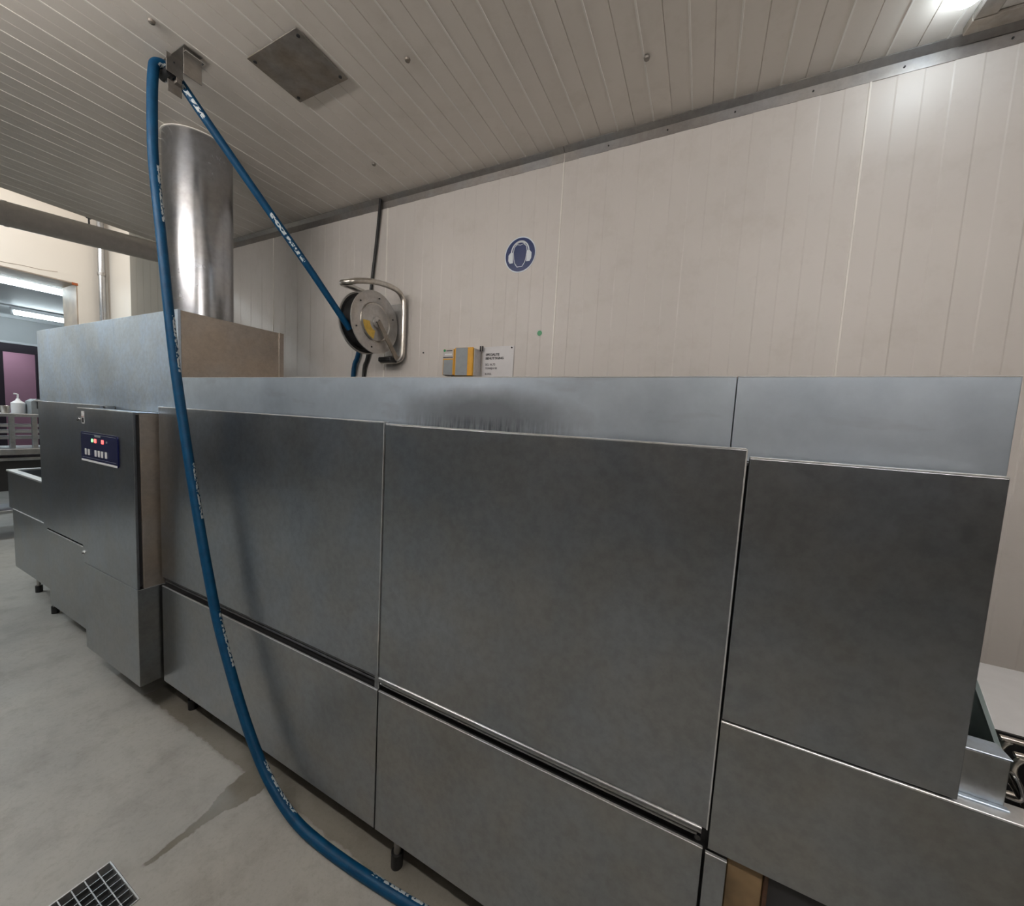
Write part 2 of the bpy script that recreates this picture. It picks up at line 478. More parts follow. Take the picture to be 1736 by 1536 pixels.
# ------------------------------------------------------------------ ceiling of narrow boards
bm = bmesh.new(); b_box(bm, XCE, XR+0.1, YR-0.1, YW, ZC+0.005, ZC+0.12)
ce = struct(finish('ceiling', bm, M_CEIL), 'pale board ceiling with light joint lines')
pitch = 0.168; base = -0.67
k0 = math.ceil((XCE - base)/pitch); k1 = math.floor((XR - base)/pitch)
pts = [(0.0, ZC+0.002), (0.0005, ZC), (0.082, ZC), (0.0832, ZC+0.003), (0.0850, ZC+0.003), (0.0862, ZC), (0.1675, ZC), (0.168, ZC+0.002)]
bm = bmesh.new()
A = [bm.verts.new((p[0], YR, p[1])) for p in pts]; B = [bm.verts.new((p[0], YW, p[1])) for p in pts]
for i in range(len(pts)-1): bm.faces.new((A[i], B[i], B[i+1], A[i+1]))
b0 = finish('ceiling_board', bm, M_CEIL, ce)
w0 = wpos(b0)
bm = bmesh.new(); b_prism(bm, [(-0.0042, ZC+0.002), (-0.0030, ZC-0.0022), (0.0030, ZC-0.0022), (0.0042, ZC+0.002)], 'y', YR, YW)
j0 = finish('joint_bead', bm, M_BEAD, ce); wj = wpos(j0)
for k in range(k0, k1+1):
    if k == k0: bo, jo = b0, j0
    else:
        bo = b0.copy(); COL.objects.link(bo); jo = j0.copy(); COL.objects.link(jo)
    bo.location.x = w0.x + base + pitch*k - wpos(ce).x
    jo.location.x = wj.x + base + pitch*k - wpos(ce).x

# ------------------------------------------------------------------ other walls
struct(box('wall_right', XR, XR+0.1, YR, YW, 0, ZC, M_ROOMW, None, 0), 'plain wall on the right')
struct(box('wall_rear', XL-0.4, XR+0.1, YR-0.1, YR, 0, ZB, M_ROOMW, None, 0), 'plain wall behind the photographer')
struct(box('wall_above_ceiling', XCE, XCE+0.05, YR, YW, ZC+0.12, ZB, M_CREAM, None, 0), 'upstand above the board ceiling edge')
bm = bmesh.new()
OY0, OY1, OZ = 0.3, 2.06, 3.135
b_box(bm, XL-0.48, XL, -1.4, OY0, 0, ZB); b_box(bm, XL-0.48, XL, OY1, 2.345, 0, ZB); b_box(bm, XL-0.48, XL, OY0, OY1, OZ, ZB)
wl = struct(finish('wall_left', bm, M_CREAM), 'bright cream end wall with a wide opening')
struct(box('wall_left_front', XL-0.48, XL, YR, -1.4, 0, ZB, M_DIM, None, 0), 'unseen wall beside the opening, darkened for the reflections')
box('dark_reflection_panel', XL, XL+0.02, -1.4, OY0, 0, 1.6, M_DIM, wl, 0.002)  # unseen panel added to darken what the cabinet door reflects
box('reveal_lining', XL-0.478, XL-0.004, OY1-0.012, OY1, 0, OZ, M_REVEAL, wl, 0)
box('soffit_lining', XL-0.478, XL-0.004, OY0, OY1-0.012, OZ-0.012, OZ, M_REVEAL, wl, 0)
box('rusty_corner', XL-0.006, XL+0.004, OY1-0.05, OY1+0.004, OZ-0.03, OZ+0.002, M_ORANGE, wl, 0.002)
tube('wall_crack', [(XL+0.001, 1.1, 3.17), (XL+0.001, 1.45, 3.18), (XL+0.001, 1.6, 3.195), (XL+0.001, 1.75, 3.20), (XL+0.001, 1.89, 3.222)], 0.003, M_REVEAL, wl, 6, 4)
struct(box('wall_niche', XL, -5.93, 2.345, 2.44, 0, ZB, M_CREAM, None, 0), 'short cream wall in the corner beside the opening')
pc = thing('corner_pipe', 'shiny vertical steel pipe in the bright cream corner', 'pipe', (XL+0.07, 2.27, 0))
cyl('pipe_length', (XL+0.07, 2.27, 0), 'z', 0.035, ZB, M_GALV, pc, 24)
cyl('pipe_clip', (XL+0.07, 2.27, 3.3), 'z', 0.042, 0.04, M_TRIM, pc, 24)
struct(box('ceiling_bay', XL-0.48, XCE, YR, 2.44, ZB, ZB+0.1, M_CREAM, None, 0), 'higher ceiling of the side bay')

# ------------------------------------------------------------------ room beyond the opening
XF = -12.3
bm = bmesh.new()
FY0, FY1, FZ0, FZ1 = 1.2, 2.80, 0.0, 2.63
b_box(bm, XF-0.1, XF, -1.0, FY0, 0, 3.3); b_box(bm, XF-0.1, XF, FY1, 3.4, 0, 3.3); b_box(bm, XF-0.1, XF, FY0, FY1, FZ1, 3.3)
fw = struct(finish('wall_far', bm, M_FARW), 'grey wall of the room beyond the opening')
struct(box('wall_far_side', XF, XL-0.48, 3.3, 3.4, 0, 3.3, M_FARW, None, 0)); struct(box('wall_far_front', XF, XL-0.48, -1.1, -1.0, 0, 3.3, M_FARW, None, 0))
struct(box('ceiling_far', XF, XL-0.48, -1.1, 3.4, 3.2, 3.3, M_FARW, None, 0), 'ceiling of the room beyond the opening')
box('wall_trim', XF, XF+0.03, -1.0, 3.3, 3.12, 3.18, M_WHITE, fw, 0.004)
d = thing('window_1', 'dark framed doorway into a pink painted room', 'doorway', (XF, 2.0, 0)); d['kind'] = 'structure'
box('frame_head', XF-0.02, XF+0.03, FY0, FY1, FZ1-0.17, FZ1, M_FRAME, d, 0.004)
box('frame_jamb', XF-0.02, XF+0.03, FY0, 2.335, 0, FZ1-0.17, M_FRAME, d, 0.004)
box('frame_jamb', XF-0.02, XF+0.03, FY1-0.06, FY1, 0, FZ1-0.17, M_FRAME, d, 0.004)
box('frame_edge', XF+0.0, XF+0.035, FY0-0.05, FY1+0.05, FZ1, FZ1+0.04, M_WHITE, d, 0.004)
struct(box('wall_pink', XF-1.2, XF-1.1, 0.9, 3.4, 0, 3.0, M_PINK, None, 0), 'pink wall seen through the far doorway')
struct(box('floor_pink_room', XF-1.1, XF-0.1, 0.9, 3.4, -0.05, 0, M_FLOOR, None, 0))
struct(box('ceiling_pink_room', XF-1.1, XF-0.1, 0.9, 3.4, 2.9, 3.0, M_FARW, None, 0))

def batten(name, label, x, y0, y1, z, mat_glow, along='y', lum_r=0.022, group='fluorescent tubes'):
    t = thing(name, label, 'lamp', (x, (y0+y1)/2, z) if along == 'y' else ((y0+y1)/2, x, z), group)
    if along == 'y':
        box('lamp_housing', x-0.05, x+0.05, y0, y1, z+0.035, z+0.09, M_WHITE, t, 0.006)
        cyl('tube', (x, y0+0.04, z), 'y', lum_r, y1-y0-0.08, mat_glow, t, 16)
        for e in (y0, y1-0.03): box('end_cap', x-0.028, x+0.028, e, e+0.03, z-0.028, z+0.04, M_WHITE, t, 0.004)
    else:
        box('lamp_housing', y0, y1, x-0.05, x+0.05, z+0.035, z+0.09, M_WHITE, t, 0.006)
        cyl('tube', (y0+0.04, x, z), 'x', lum_r, y1-y0-0.08, mat_glow, t, 16)
        for e in (y0, y1-0.03): box('end_cap', e, e+0.03, x-0.028, x+0.028, z-0.028, z+0.04, M_WHITE, t, 0.004)
    return t
batten('fluorescent_tube', 'long bright tube lamp just behind the top of the opening', -8.22, 0.4, 2.17, 3.10, M_FARL, lum_r=0.04)
batten('fluorescent_tube', 'tube lamp on the far ceiling, right of the lamp joint', -11.1, 2.22, 2.95, 3.09, M_FARL, lum_r=0.04)
batten('fluorescent_tube', 'tube lamp on the far ceiling, left of the lamp joint', -11.1, 0.7, 2.08, 3.09, M_FARL, lum_r=0.04)
# tubes over the photographer's side of the room
def area(name, loc, target, sx, sy, power, color, parent=None):
    L = bpy.data.lights.new(name, 'AREA'); L.shape = 'RECTANGLE'; L.size = sx; L.size_y = sy; L.energy = power; L.color = color
    o = bpy.data.objects.new(name, L); COL.objects.link(o)
    o.location = loc; dv = Vector(target) - Vector(loc)
    o.rotation_euler = dv.to_track_quat('-Z', 'Y').to_euler()
    return o
# lamps above the aisle, over and behind the photographer
def aisle_lamp(x, y, label):
    z = 2.90
    t = thing('aisle_lamp', label, 'lamp', (x, y, z), 'ceiling lamps above the aisle')
    box('lamp_housing', x-0.75, x+0.75, y-0.03, y+0.03, z+0.045, z+0.085, M_WHITE, t, 0.006)
    cyl('tube', (x-0.72, y, z), 'x', 0.03, 1.44, M_TUBEL, t, 10)
    for e in (x-0.75, x+0.72): box('end_cap', e, e+0.03, y-0.032, y+0.032, z-0.032, z+0.046, M_WHITE, t, 0.004)
    for xx in (x-0.6, x+0.6): cyl('hanger_rod', (xx, y, z+0.085), 'z', 0.005, ZC-0.004-z-0.085, M_TRIM, t, 8)
aisle_lamp(-1.9, -0.35, 'white ceiling lamp above the aisle, left of the photographer')
aisle_lamp(0.9, -0.35, 'white ceiling lamp above the aisle, right of the photographer')
bl = thing('bay_lamp', 'white lamp under the high bay ceiling', 'lamp', (-6.6, -0.8, ZB-0.1))
box('lamp_housing', -6.69, -6.51, -1.6, 0.0, ZB-0.075, ZB, M_WHITE, bl, 0.01)
L = area('lamp_light', (-6.6, -0.8, ZB-0.08), (-6.6, -0.8, 0), 0.15, 1.5, P_BAY, C_COOL); L.location -= bl.location; L.parent = bl
pl = thing('pink_room_fill_lamp', 'added fill lamp brightening the pink room beyond the doorway', 'lamp', (XF-0.6, 2.2, 2.85))  # unseen lamp added to brighten the pink wall
box('lamp_housing', XF-0.7, XF-0.5, 1.6, 2.8, 2.84, 2.9, M_WHITE, pl, 0.01)
L = area('lamp_light', (XF-0.6, 2.2, 2.835), (XF-0.6, 2.2, 0), 0.15, 1.1, 13.0, C_COOL); L.location -= pl.location; L.parent = pl
# wall-washing batten on the bay ceiling, shining at the end wall
ww = thing('wall_washer_lamp', 'long lamp on the bay ceiling shining at the cream wall', 'lamp', (-6.0, 0.45, ZB-0.4))
box('lamp_housing', -6.03, -5.95, -1.1, 2.0, ZB-0.42, ZB-0.30, M_WHITE, ww, 0.006)
for yy in (0.6, 1.7): cyl('hanger_rod', (-5.99, yy, ZB-0.30), 'z', 0.006, 0.30, M_TRIM, ww, 8)
area('wall_washer_light', (-6.04, 0.45, ZB-0.36), (-7.5, 0.45, ZB-1.6), 3.0, 0.08, P_WASH, C_NEUT)

# ------------------------------------------------------------------ duct under the ceiling edge
def duct():
    t = thing('air_duct', 'grey round duct hanging below the end of the board ceiling', 'duct', (-4.8, 0.5, 2.8))
    p0 = Vector((-4.80, -1.2, 2.79)); p1 = Vector((-4.80, 2.04, 3.085))
    u = (p1-p0)
    for i in range(3):
        a = p0 + u*(i/3); b = p0 + u*((i+1)/3) - u.normalized()*0.004
        tube('duct_length', [a, b], 0.088, M_DUCT, t, 28)
    for i in (1, 2):
        a = p0 + u*(i/3) - u.normalized()*0.012
        tube('duct_joint', [a, a + u.normalized()*0.02], 0.091, M_DUCT, t, 28)
    for yy in (-0.4, 1.40):
        f = (yy - p0.y)/u.y; z = p0.z + u.z*f + 0.085
        cyl('hanger_rod', (-4.80, yy, z), 'z', 0.006, ZC+0.15-z, M_DARK, t, 8)
        box('hanger_nut', -4.815, -4.785, yy-0.015, yy+0.015, z+0.05, z+0.06, M_DARK, t, 0.002)
duct()

# ------------------------------------------------------------------ the dishwasher
dw = thing('conveyor_dishwasher', 'long stainless steel conveyor dishwasher with lift doors along the wall', 'dishwasher', (-2.0, 1.2, 0))
box('chassis', -4.20, 0.452, 0.966, 1.52, 0.17, 1.588, M_DARK, dw, 0)  # core coloured dark so gaps between the panels look shaded
def door(x0, x1, z0, z1, mat, name='lift_door', lip=True, th=0.018, y=YF):
    o = box(name, x0, x1, y, y+th, z0, z1, mat, dw, 0.0018, 2)
    if lip: box('top_lip', x0+0.001, x1-0.001, y-0.001, y+th+0.004, z1-0.001, z1+0.0025, M_LIP, o, 0.0008)
    return o
door(-4.22, -3.176, 0.705, 1.608, M_DOOR)
d1 = door(-2.468, -0.9375, 0.738, 1.6225, M_DOOR)
d2 = door(-0.9305, 0.089, 0.738, 1.617, M_DOOR)
d3 = door(0.0955, 0.470, 1.0125, 1.600, M_DOOR)
box('edge_strip', 0.0875, 0.0905, YF-0.001, YF+0.016, 0.738, 1.617, M_LIP, d2, 0)
box('edge_strip', -0.9395, -0.9370, YF-0.0008, YF+0.016, 0.738, 1.6225, M_LIP, d1, 0)
def lower(x0, x1, z0, z1, name='lower_panel', th=0.006, y=YF, mat=None):
    o = box(name, x0, x1, y, y+th, z0, z1, mat or M_PANEL, dw, 0.0018, 2)
    box('top_lip', x0, x1, y-0.001, y+th, z1-0.001, z1+0.002, M_LIP, o, 0.0006)
    return o
lower(-2.468, -0.9365, 0.16, 0.687)
lower(-0.931, 0.0845, 0.16, 0.687)
lower(0.0905, 0.1345, 0.16, 0.681)
lower(-4.15, -3.176, 0.135, 0.690)
# slots under the lift doors
s1 = box('door_slot', -2.466, -0.940, 0.964, 0.970, 0.680, 0.745, M_DARK, dw, 0)
tube('slot_rail', [(-2.46, 0.958, 0.712), (-0.95, 0.958, 0.712)], 0.0055, M_SLOT, s1, 10)
tube('slot_rail', [(-2.46, 0.951, 0.731), (-0.95, 0.951, 0.731)], 0.005, M_SLOT, s1, 10)
box('end_bracket', -0.955, -0.934, 0.946, 0.962, 0.690, 0.736, M_PANEL, s1, 0.002)
s2 = box('door_slot', -0.930, 0.083, 0.964, 0.970, 0.680, 0.745, M_DARK, dw, 0)
tube('grip_rail', [(-0.928, 0.9455, 0.732), (0.078, 0.9455, 0.732)], 0.0095, M_PANEL, s2, 14)
tube('slot_rail', [(-0.928, 0.948, 0.713), (0.070, 0.948, 0.713)], 0.0035, M_PANEL, s2, 10)
cyl('slot_bolt', (0.072, 0.944, 0.707), 'y', 0.007, 0.012, M_BLACK, s2, 12)
s3 = box('door_slot', -4.13, -3.18, 0.9555, 0.968, 0.690, 0.704, M_DARK, dw, 0)
# hood fascia
for (a, b) in ((-2.408, 0.0605), (0.0625, 0.495)):
    o = box('fascia_panel', a, b, YH, YH+0.016, 1.590, 1.777, M_FASCIA, dw, 0.0015, 2)
    box('top_lip', a, b, YH-0.001, YH+0.018, 1.776, 1.779, M_LIP, o, 0.0006)
box('hood_core', -2.40, 0.490, YH+0.016, 1.535, 1.589, 1.774, M_PANEL, dw, 0.002)
box('splash_ledge', -4.20, 0.455, 0.962, YH, 1.582, 1.5885, M_PANEL, dw, 0.001)
# tall hood box
hb = box('hood_box', -4.436, -2.406, YH+0.014, 1.541, 1.589, 2.116, M_SIDE, dw, 0.002)
box('hood_front_sheet', -4.440, -3.147, YH, YH+0.0135, 1.606, 2.119, M_HOOD, hb, 0.0015, 2)
box('hood_front_sheet', -3.1455, -2.404, YH, YH+0.0135, 1.592, 2.119, M_HOOD, hb, 0.0015, 2)
box('rear_flange', -2.406, -2.398, 1.515, 1.545, 1.779, 2.116, M_SIDE, hb, 0.001)
for (a, b) in ((-3.33, -3.22), (-3.21, -3.155)): box('hood_clip', a, b, 0.962, YH, 1.589, 1.606, M_PANEL, dw, 0.002)
# control cabinet
YK = 0.852
cb = box('control_cabinet', -3.168, -2.490, YK+0.026, 0.965, 0.690, 1.588, M_SIDE, dw, 0.002)
box('cabinet_core', -3.160, -2.500, YK+0.010, YK+0.027, 0.70, 1.58, M_DARK, cb, 0)
box('cabinet_top', -3.168, -2.488, YK+0.022, 0.965, 1.588, 1.592, M_HOOD, cb, 0.001)
cd = box('cabinet_door', -3.170, -2.488, YK, YK+0.011, 0.694, 1.590, M_DOOR, dw, 0.002, 2)
box('top_lip', -3.170, -2.53, YK-0.001, YK+0.011, 1.589, 1.593, M_LIP, cd, 0.0006)
for z in (1.526, 0.753):
    cyl('door_lock', (-3.150, YK-0.006, z), 'y', 0.012, 0.006, M_CHROME, cd, 18)
    cyl('door_lock', (-3.150, YK-0.009, z-0.002), 'y', 0.005, 0.004, M_DARK, cd, 12)
lb = box('warning_label', -3.115, -3.076, YK-0.001, YK, 1.506, 1.575, M_WHITE, cd, 0)
box('label_print', -3.108, -3.083, YK-0.0015, YK-0.001, 1.511, 1.538, M_INK, cd, 0)
box('label_print', -3.111, -3.080, YK-0.0015, YK-0.001, 1.543, 1.546, M_INKR, cd, 0)
bx = box('lower_cabinet', -3.170, -2.488, YK, 0.966, 0.172, 0.6895, M_PANEL, dw, 0.002, 2)
box('top_lip', -2.4905, -2.487, YK, 0.966, 0.6885, 0.6905, M_LIP, bx, 0)
# control panel on the cabinet door
def rounded(x0, x1, z0, z1, r, n=5):
    P = []
    for cx, cz, a0 in ((x1-r, z1-r, 0), (x0+r, z1-r, 90), (x0+r, z0+r, 180), (x1-r, z0+r, 270)):
        for k in range(n+1):
            a = math.radians(a0 + 90*k/n); P.append((cx + r*math.cos(a), cz + r*math.sin(a)))
    return P
cp = prism('control_panel', rounded(-3.115, -2.650, 1.297, 1.462, 0.016), 'y', YK-0.006, YK, M_NAVY, dw)
box('panel_stripe', -3.108, -2.655, YK-0.008, YK-0.0055, 1.299, 1.310, M_WHITE, cp, 0.001)
box('panel_line', -3.098, -2.668, YK-0.0066, YK-0.006, 1.4515, 1.4535, M_GREYP, cp, 0)
box('panel_line', -3.098, -2.668, YK-0.0066, YK-0.006, 1.3215, 1.3228, M_GREYP, cp, 0)
box('maker_plate', -2.925, -2.850, YK-0.0075, YK-0.006, 1.441, 1.4525, M_GREYP, cp, 0.001)
cyl('indicator_light', (-2.958, YK-0.0085, 1.420), 'y', 0.010, 0.003, M_GRNLED, cp, 12)
text_on_y('red_display', '88', -2.935, 1.410, 0.030, YK-0.006, M_REDLED, cp, 0.0012)
text_on_y('red_display', '88', -2.843, 1.410, 0.030, YK-0.006, M_REDLED, cp, 0.0012)
cyl('indicator_light', (-2.775, YK-0.0075, 1.422), 'y', 0.006, 0.002, M_GREYP, cp, 10)
for x in (-3.045, -3.004, -2.915, -2.872, -2.832, -2.784):
    box('push_button', x-0.011, x+0.011, YK-0.0095, YK-0.006, 1.336, 1.370, M_WHITE, cp, 0.0015)
# loading end
lt = prism('loading_trough', [(0.950, 0.72), (0.966, 0.72), (0.966, 1.018), (0.950, 1.018)], 'x', -5.04, -4.222, M_PANEL, dw)
bm = bmesh.new()
b_box(bm, -5.05, -4.222, 0.944, 0.990, 1.018, 1.032, 0.002); b_box(bm, -5.05, -5.00, 0.990, 1.50, 1.018, 1.032, 0.002); b_box(bm, -5.05, -4.222, 1.50, 1.54, 1.018, 1.032, 0.002)
finish('trough_rim', bm, M_LIP, lt)
box('trough_end', -5.04, -5.022, 0.966, 1.52, 0.72, 1.018, M_PANEL, lt, 0)
box('trough_back', -5.022, -4.222, 1.505, 1.52, 0.72, 1.018, M_PANEL, lt, 0)
box('trough_floor', -5.02, -4.222, 0.966, 1.505, 0.80, 0.815, M_PANEL, lt, 0)
lathe('drain_standpipe', (-4.42, 1.12, 0.815), 'z', [(0.085, 0), (0.06, 0.20), (0.05, 0.235), (0.02, 0.24)], M_HOOD, lt, 20)
lower(-4.935, -4.157, 0.245, 0.722, y=YF+0.002)
box('loading_core', -4.92, -4.21, 0.970, 1.50, 0.25, 0.72, M_DARK, dw, 0)
# feet
for (x, y) in ((-5.02+0.14, 1.05), (-4.3, 1.0), (-0.868, 0.995), (-2.35, 1.02), (0.30, 1.30), (-4.88, 1.42), (-2.35, 1.45), (-0.868, 1.45), (-0.1, 1.02)):
    top = 0.25 if x < -4.6 else 0.17
    if x > 0.2: top = 0.69
    ft = cyl('foot', (x, y, 0.0), 'z', 0.022, 0.055, M_BLACK, dw, 18)
    cyl('foot_stem', (x, y, 0.055), 'z', 0.013, top-0.055, M_BRKT, ft, 14)
# exit end
ex = box('exit_panel', 0.0945, 1.90, YF, YF+0.004, 0.694, 1.003, M_PANEL, dw, 0.001, 2)
box('top_flange', 0.0945, 1.90, YF-0.0005, 0.990, 1.003, 1.008, M_LIP, ex, 0.001)
gb = box('guide_block', 0.40, 0.542, 0.972, 1.012, 1.008, 1.098, M_PANEL, dw, 0.002)
box('block_top', 0.40, 0.543, 0.970, 1.014, 1.098, 1.101, M_HOOD, gb, 0.001)
box('block_foot', 0.40, 0.545, 0.962, 0.972, 1.008, 1.012, M_HOOD, gb, 0.001)
box('exit_trough', 0.47, 1.90, 0.992, 1.29, 0.80, 0.815, M_DARK, dw, 0)
box('exit_trough_wall', 0.47, 1.90, 0.985, 0.992, 0.80, 1.003, M_DARK, dw, 0)
box('exit_trough_wall', 0.47, 1.90, 1.283, 1.290, 0.80, 0.985, M_BLACK, dw, 0)
for k in range(2):
    y = 1.028 + 0.040*k; z = 0.004*(k % 2)
    tube('conveyor_finger', [(1.0, y, 1.082+z), (0.61, y, 1.082+z), (0.588, y, 1.078+z), (0.577, y, 1.062), (0.578, y, 1.042), (0.592, y, 1.014), (0.612, y, 0.98), (0.64, y, 0.93)], 0.0055, M_TUBE, dw, 10, 5)
for y in (1.03, 1.12, 1.19):
    tube('conveyor_rod', [(0.50, y, 0.90), (1.88, y, 0.90)], 0.007, M_TUBE, dw, 10)
tube('wire_clip', [(0.555, 1.00, 1.012), (0.58, 1.005, 1.012), (0.575, 1.02, 1.045), (0.553, 1.02, 1.05)], 0.003, M_CHROME, dw, 8, 4)
ec = prism('exit_curtain', [(1.02, 1.06), (1.047, 1.086), (1.125, 1.155), (1.40, 1.36), (1.40, 1.04), (1.02, 1.04)], 'x', 0.556, 0.564, M_TEAL, dw)
bm = bmesh.new(); b_bar(bm, (0.566, 1.075, 1.098), (0.566, 1.118, 1.136), 0.006, 0.004, (1, 0, 0)); finish('curtain_edge', bm, M_LIP, ec)
box('exit_frame', 0.452, 0.470, 0.966, 1.50, 1.02, 1.588, M_PANEL, dw, 0.001)
# under the exit
box('recessed_panel', 0.1375, 0.208, 0.962, 0.975, 0.16, 0.69, M_BROWN, dw, 0.002)
box('support_post', 0.2085, 0.2165, 0.955, 0.975, 0.0, 0.69, M_RUST, dw, 0.001)
tube('drain_pipe', [(0.235, 1.10, 0.545), (1.85, 1.10, 0.62)], 0.045, M_DUCT, dw, 20)
box('pipe_bracket', 0.222, 0.236, 1.05, 1.15, 0.48, 0.69, M_DARK, dw, 0.002)

# white side table behind the exit
wt = thing('side_table', 'white topped table behind the machine exit', 'table', (1.5, 1.55, 0))
box('table_top', 0.70, 2.4, 1.30, 1.765, 0.925, 0.95, M_WHITE, wt, 0.004)
for (x, y) in ((0.75, 1.35), (2.35, 1.35), (0.75, 1.71), (2.35, 1.71)): box('leg', x-0.02, x+0.02, y-0.02, y+0.02, 0, 0.925, M_TABLE, wt, 0.002)

# ------------------------------------------------------------------ exhaust pipe
PX, PY, PR = -2.70, 1.238, 0.158
ep = thing('exhaust_pipe', 'thick galvanised exhaust pipe from the hood box up to the ceiling', 'pipe', (PX, PY, 2.12))
lathe('pipe_barrel', (PX, PY, 2.1165), 'z', [(PR, 0), (PR, ZC-2.1165-0.006)], M_GALV, ep, 64)
lathe('ceiling_collar', (PX, PY, ZC-0.010), 'z', [(PR+0.001, 0), (PR+0.006, 0.001), (PR+0.006, 0.006), (PR+0.001, 0.006)], M_BEAD, ep, 64)
cyl('pipe_screw', (PX-0.03, PY-PR-0.004, 2.70), 'y', 0.004, 0.005, M_DARK, ep, 8)

# ------------------------------------------------------------------ ceiling fittings
cv = thing('ceiling_cover_plate', 'square tarnished steel cover plate screwed to the ceiling', 'cover plate', (-1.69, 1.145, ZC-0.006))
box('plate', -1.850, -1.528, 1.025, 1.266, ZC-0.008, ZC-0.0035, M_PLATE, cv, 0.001)
for (x, y) in ((-1.548, 1.048), (-1.548, 1.243), (-1.830, 1.243), (-1.830, 1.048)): cyl('screw', (x, y, ZC-0.011), 'z', 0.007, 0.004, M_DARK, cv, 12)
for (x, y, l) in ((-2.038, 0.784, 'small screw plug in the ceiling above the hose bracket'), (-1.218, 1.299, 'small screw plug in the ceiling right of the square plate'), (-0.322, 1.669, 'small dark screw plug in the ceiling nearest the round lamp'), (-1.862, 1.735, 'small screw plug in the ceiling near the black cable')):
    tag(lathe('ceiling_plug', (x, y, ZC-0.014), 'z', [(0.004, 0), (0.010, 0.003), (0.012, 0.0105)], M_PLATE, None, 16), l, 'plug', 'ceiling screw plugs')
# hose bracket
hbk = thing('hose_bracket', 'steel roller bracket on the ceiling holding up the blue hose', 'bracket', (-2.14, 0.90, 2.98))
box('base_plate', -2.225, -2.030, 0.884, 0.950, ZC-0.0065, ZC-0.003, M_BRKT, hbk, 0.001)
box('cheek_plate', -2.142, -2.138, 0.868, 0.927, 3.038, ZC-0.003, M_BRKT, hbk, 0.001)
box('cheek_plate', -2.222, -2.218, 0.868, 0.927, 3.038, ZC-0.003, M_PLATE, hbk, 0.001)
box('guide_plate', -2.170, -2.166, 0.884, 0.934, 2.978, 3.026, M_PLATE, hbk, 0.001)
box('guide_arm', -2.166, -2.142, 0.905, 0.925, 3.018, 3.040, M_PLATE, hbk, 0.001)
fo = box('folded_plate', -2.052, -2.048, 0.890, 0.955, 3.010, ZC-0.0065, M_BRKT, hbk, 0.001)
box('folded_edge', -2.048, -2.030, 0.890, 0.957, 3.090, 3.096, M_CHROME, fo, 0.001)
cyl('roller', (-2.214, 0.886, 3.045), 'x', 0.018, 0.07, M_BLACK, hbk, 24)
cyl('rivet', (-2.138, 0.895, 3.085), 'x', 0.003, 0.003, M_DARK, hbk, 8)

# ------------------------------------------------------------------ the blue hose
hp = [(-1.958, 1.668, 2.15), (-2.01, 1.43, 2.43), (-2.075, 1.2, 2.7), (-2.14, 1.02, 2.93), (-2.178, 0.938, 3.045), (-2.186, 0.914, 3.071), (-2.189, 0.895, 3.0825), (-2.19, 0.872, 3.0805), (-2.19, 0.853, 3.066), (-2.1905, 0.8465, 3.04), (-2.193, 0.842, 2.96), (-2.1902, 0.838, 2.8022), (-2.1896, 0.84, 2.6547), (-2.1526, 0.845, 2.3617), (-2.1011, 0.85, 1.9879), (-2.0621, 0.853, 1.7596), (-1.9882, 0.858, 1.4291), (-1.9167, 0.862, 1.1495), (-1.8574, 0.864, 0.9482), (-1.7859, 0.867, 0.7271), (-1.69, 0.87, 0.521), (-1.604, 0.872, 0.365), (-1.515, 0.874, 0.236), (-1.44, 0.878, 0.15), (-1.36, 0.882, 0.088), (-1.27, 0.886, 0.046), (-1.17, 0.892, 0.026), (-1.05, 0.897, 0.0195), (-0.9, 0.905, 0.0192), (-0.7, 0.922, 0.0192), (-0.45, 0.95, 0.0192), (-0.3, 1.05, 0.0192)]
tag(tube('blue_hose', hp, 0.0185, M_HOSE, None, 16, 10, True, turn=print_turn(hp, (0.84, 0.54, 0.0), 190)), 'bright blue rubber hose hanging from the ceiling bracket down to the floor', 'hose')

# ------------------------------------------------------------------ hose reel on the wall
rx, ry, rz, R = -1.905, 1.822, 2.224, 0.192
rl = thing('hose_reel', 'round steel hose reel with yellow label on a bent tube wall frame', 'hose reel', (rx, ry, rz-R))
nd = lathe('reel_disc', (rx, ry, rz), 'x', [(0.0, 0.006), (0.045, 0.006), (0.105, 0.002), (0.112, -0.004), (R-0.012, -0.006), (R, -0.001), (R, -0.008), (0.0, -0.012)], M_REEL, rl, 64)
fd = lathe('reel_disc', (rx-0.105, ry, rz), 'x', [(0.0, 0.004), (R-0.010, 0.004), (R-0.004, 0.0), (R-0.004, -0.006), (0.0, -0.006)], M_BLACK, rl, 64)
lathe('disc_rim', (rx-0.105, ry, rz), 'x', [(R-0.004, 0.003), (R, 0.002), (R, -0.007), (R-0.004, -0.007)], M_REEL, fd, 64)
lathe('reel_drum', (rx-0.1, ry, rz), 'x', [(0.168, 0.0), (0.168, 0.088)], M_BLACK, rl, 48)
lathe('pressed_ring', (rx+0.0, ry, rz), 'x', [(0.112, -0.003), (0.118, 0.0015), (0.122, -0.004)], M_TUBE, nd, 64)
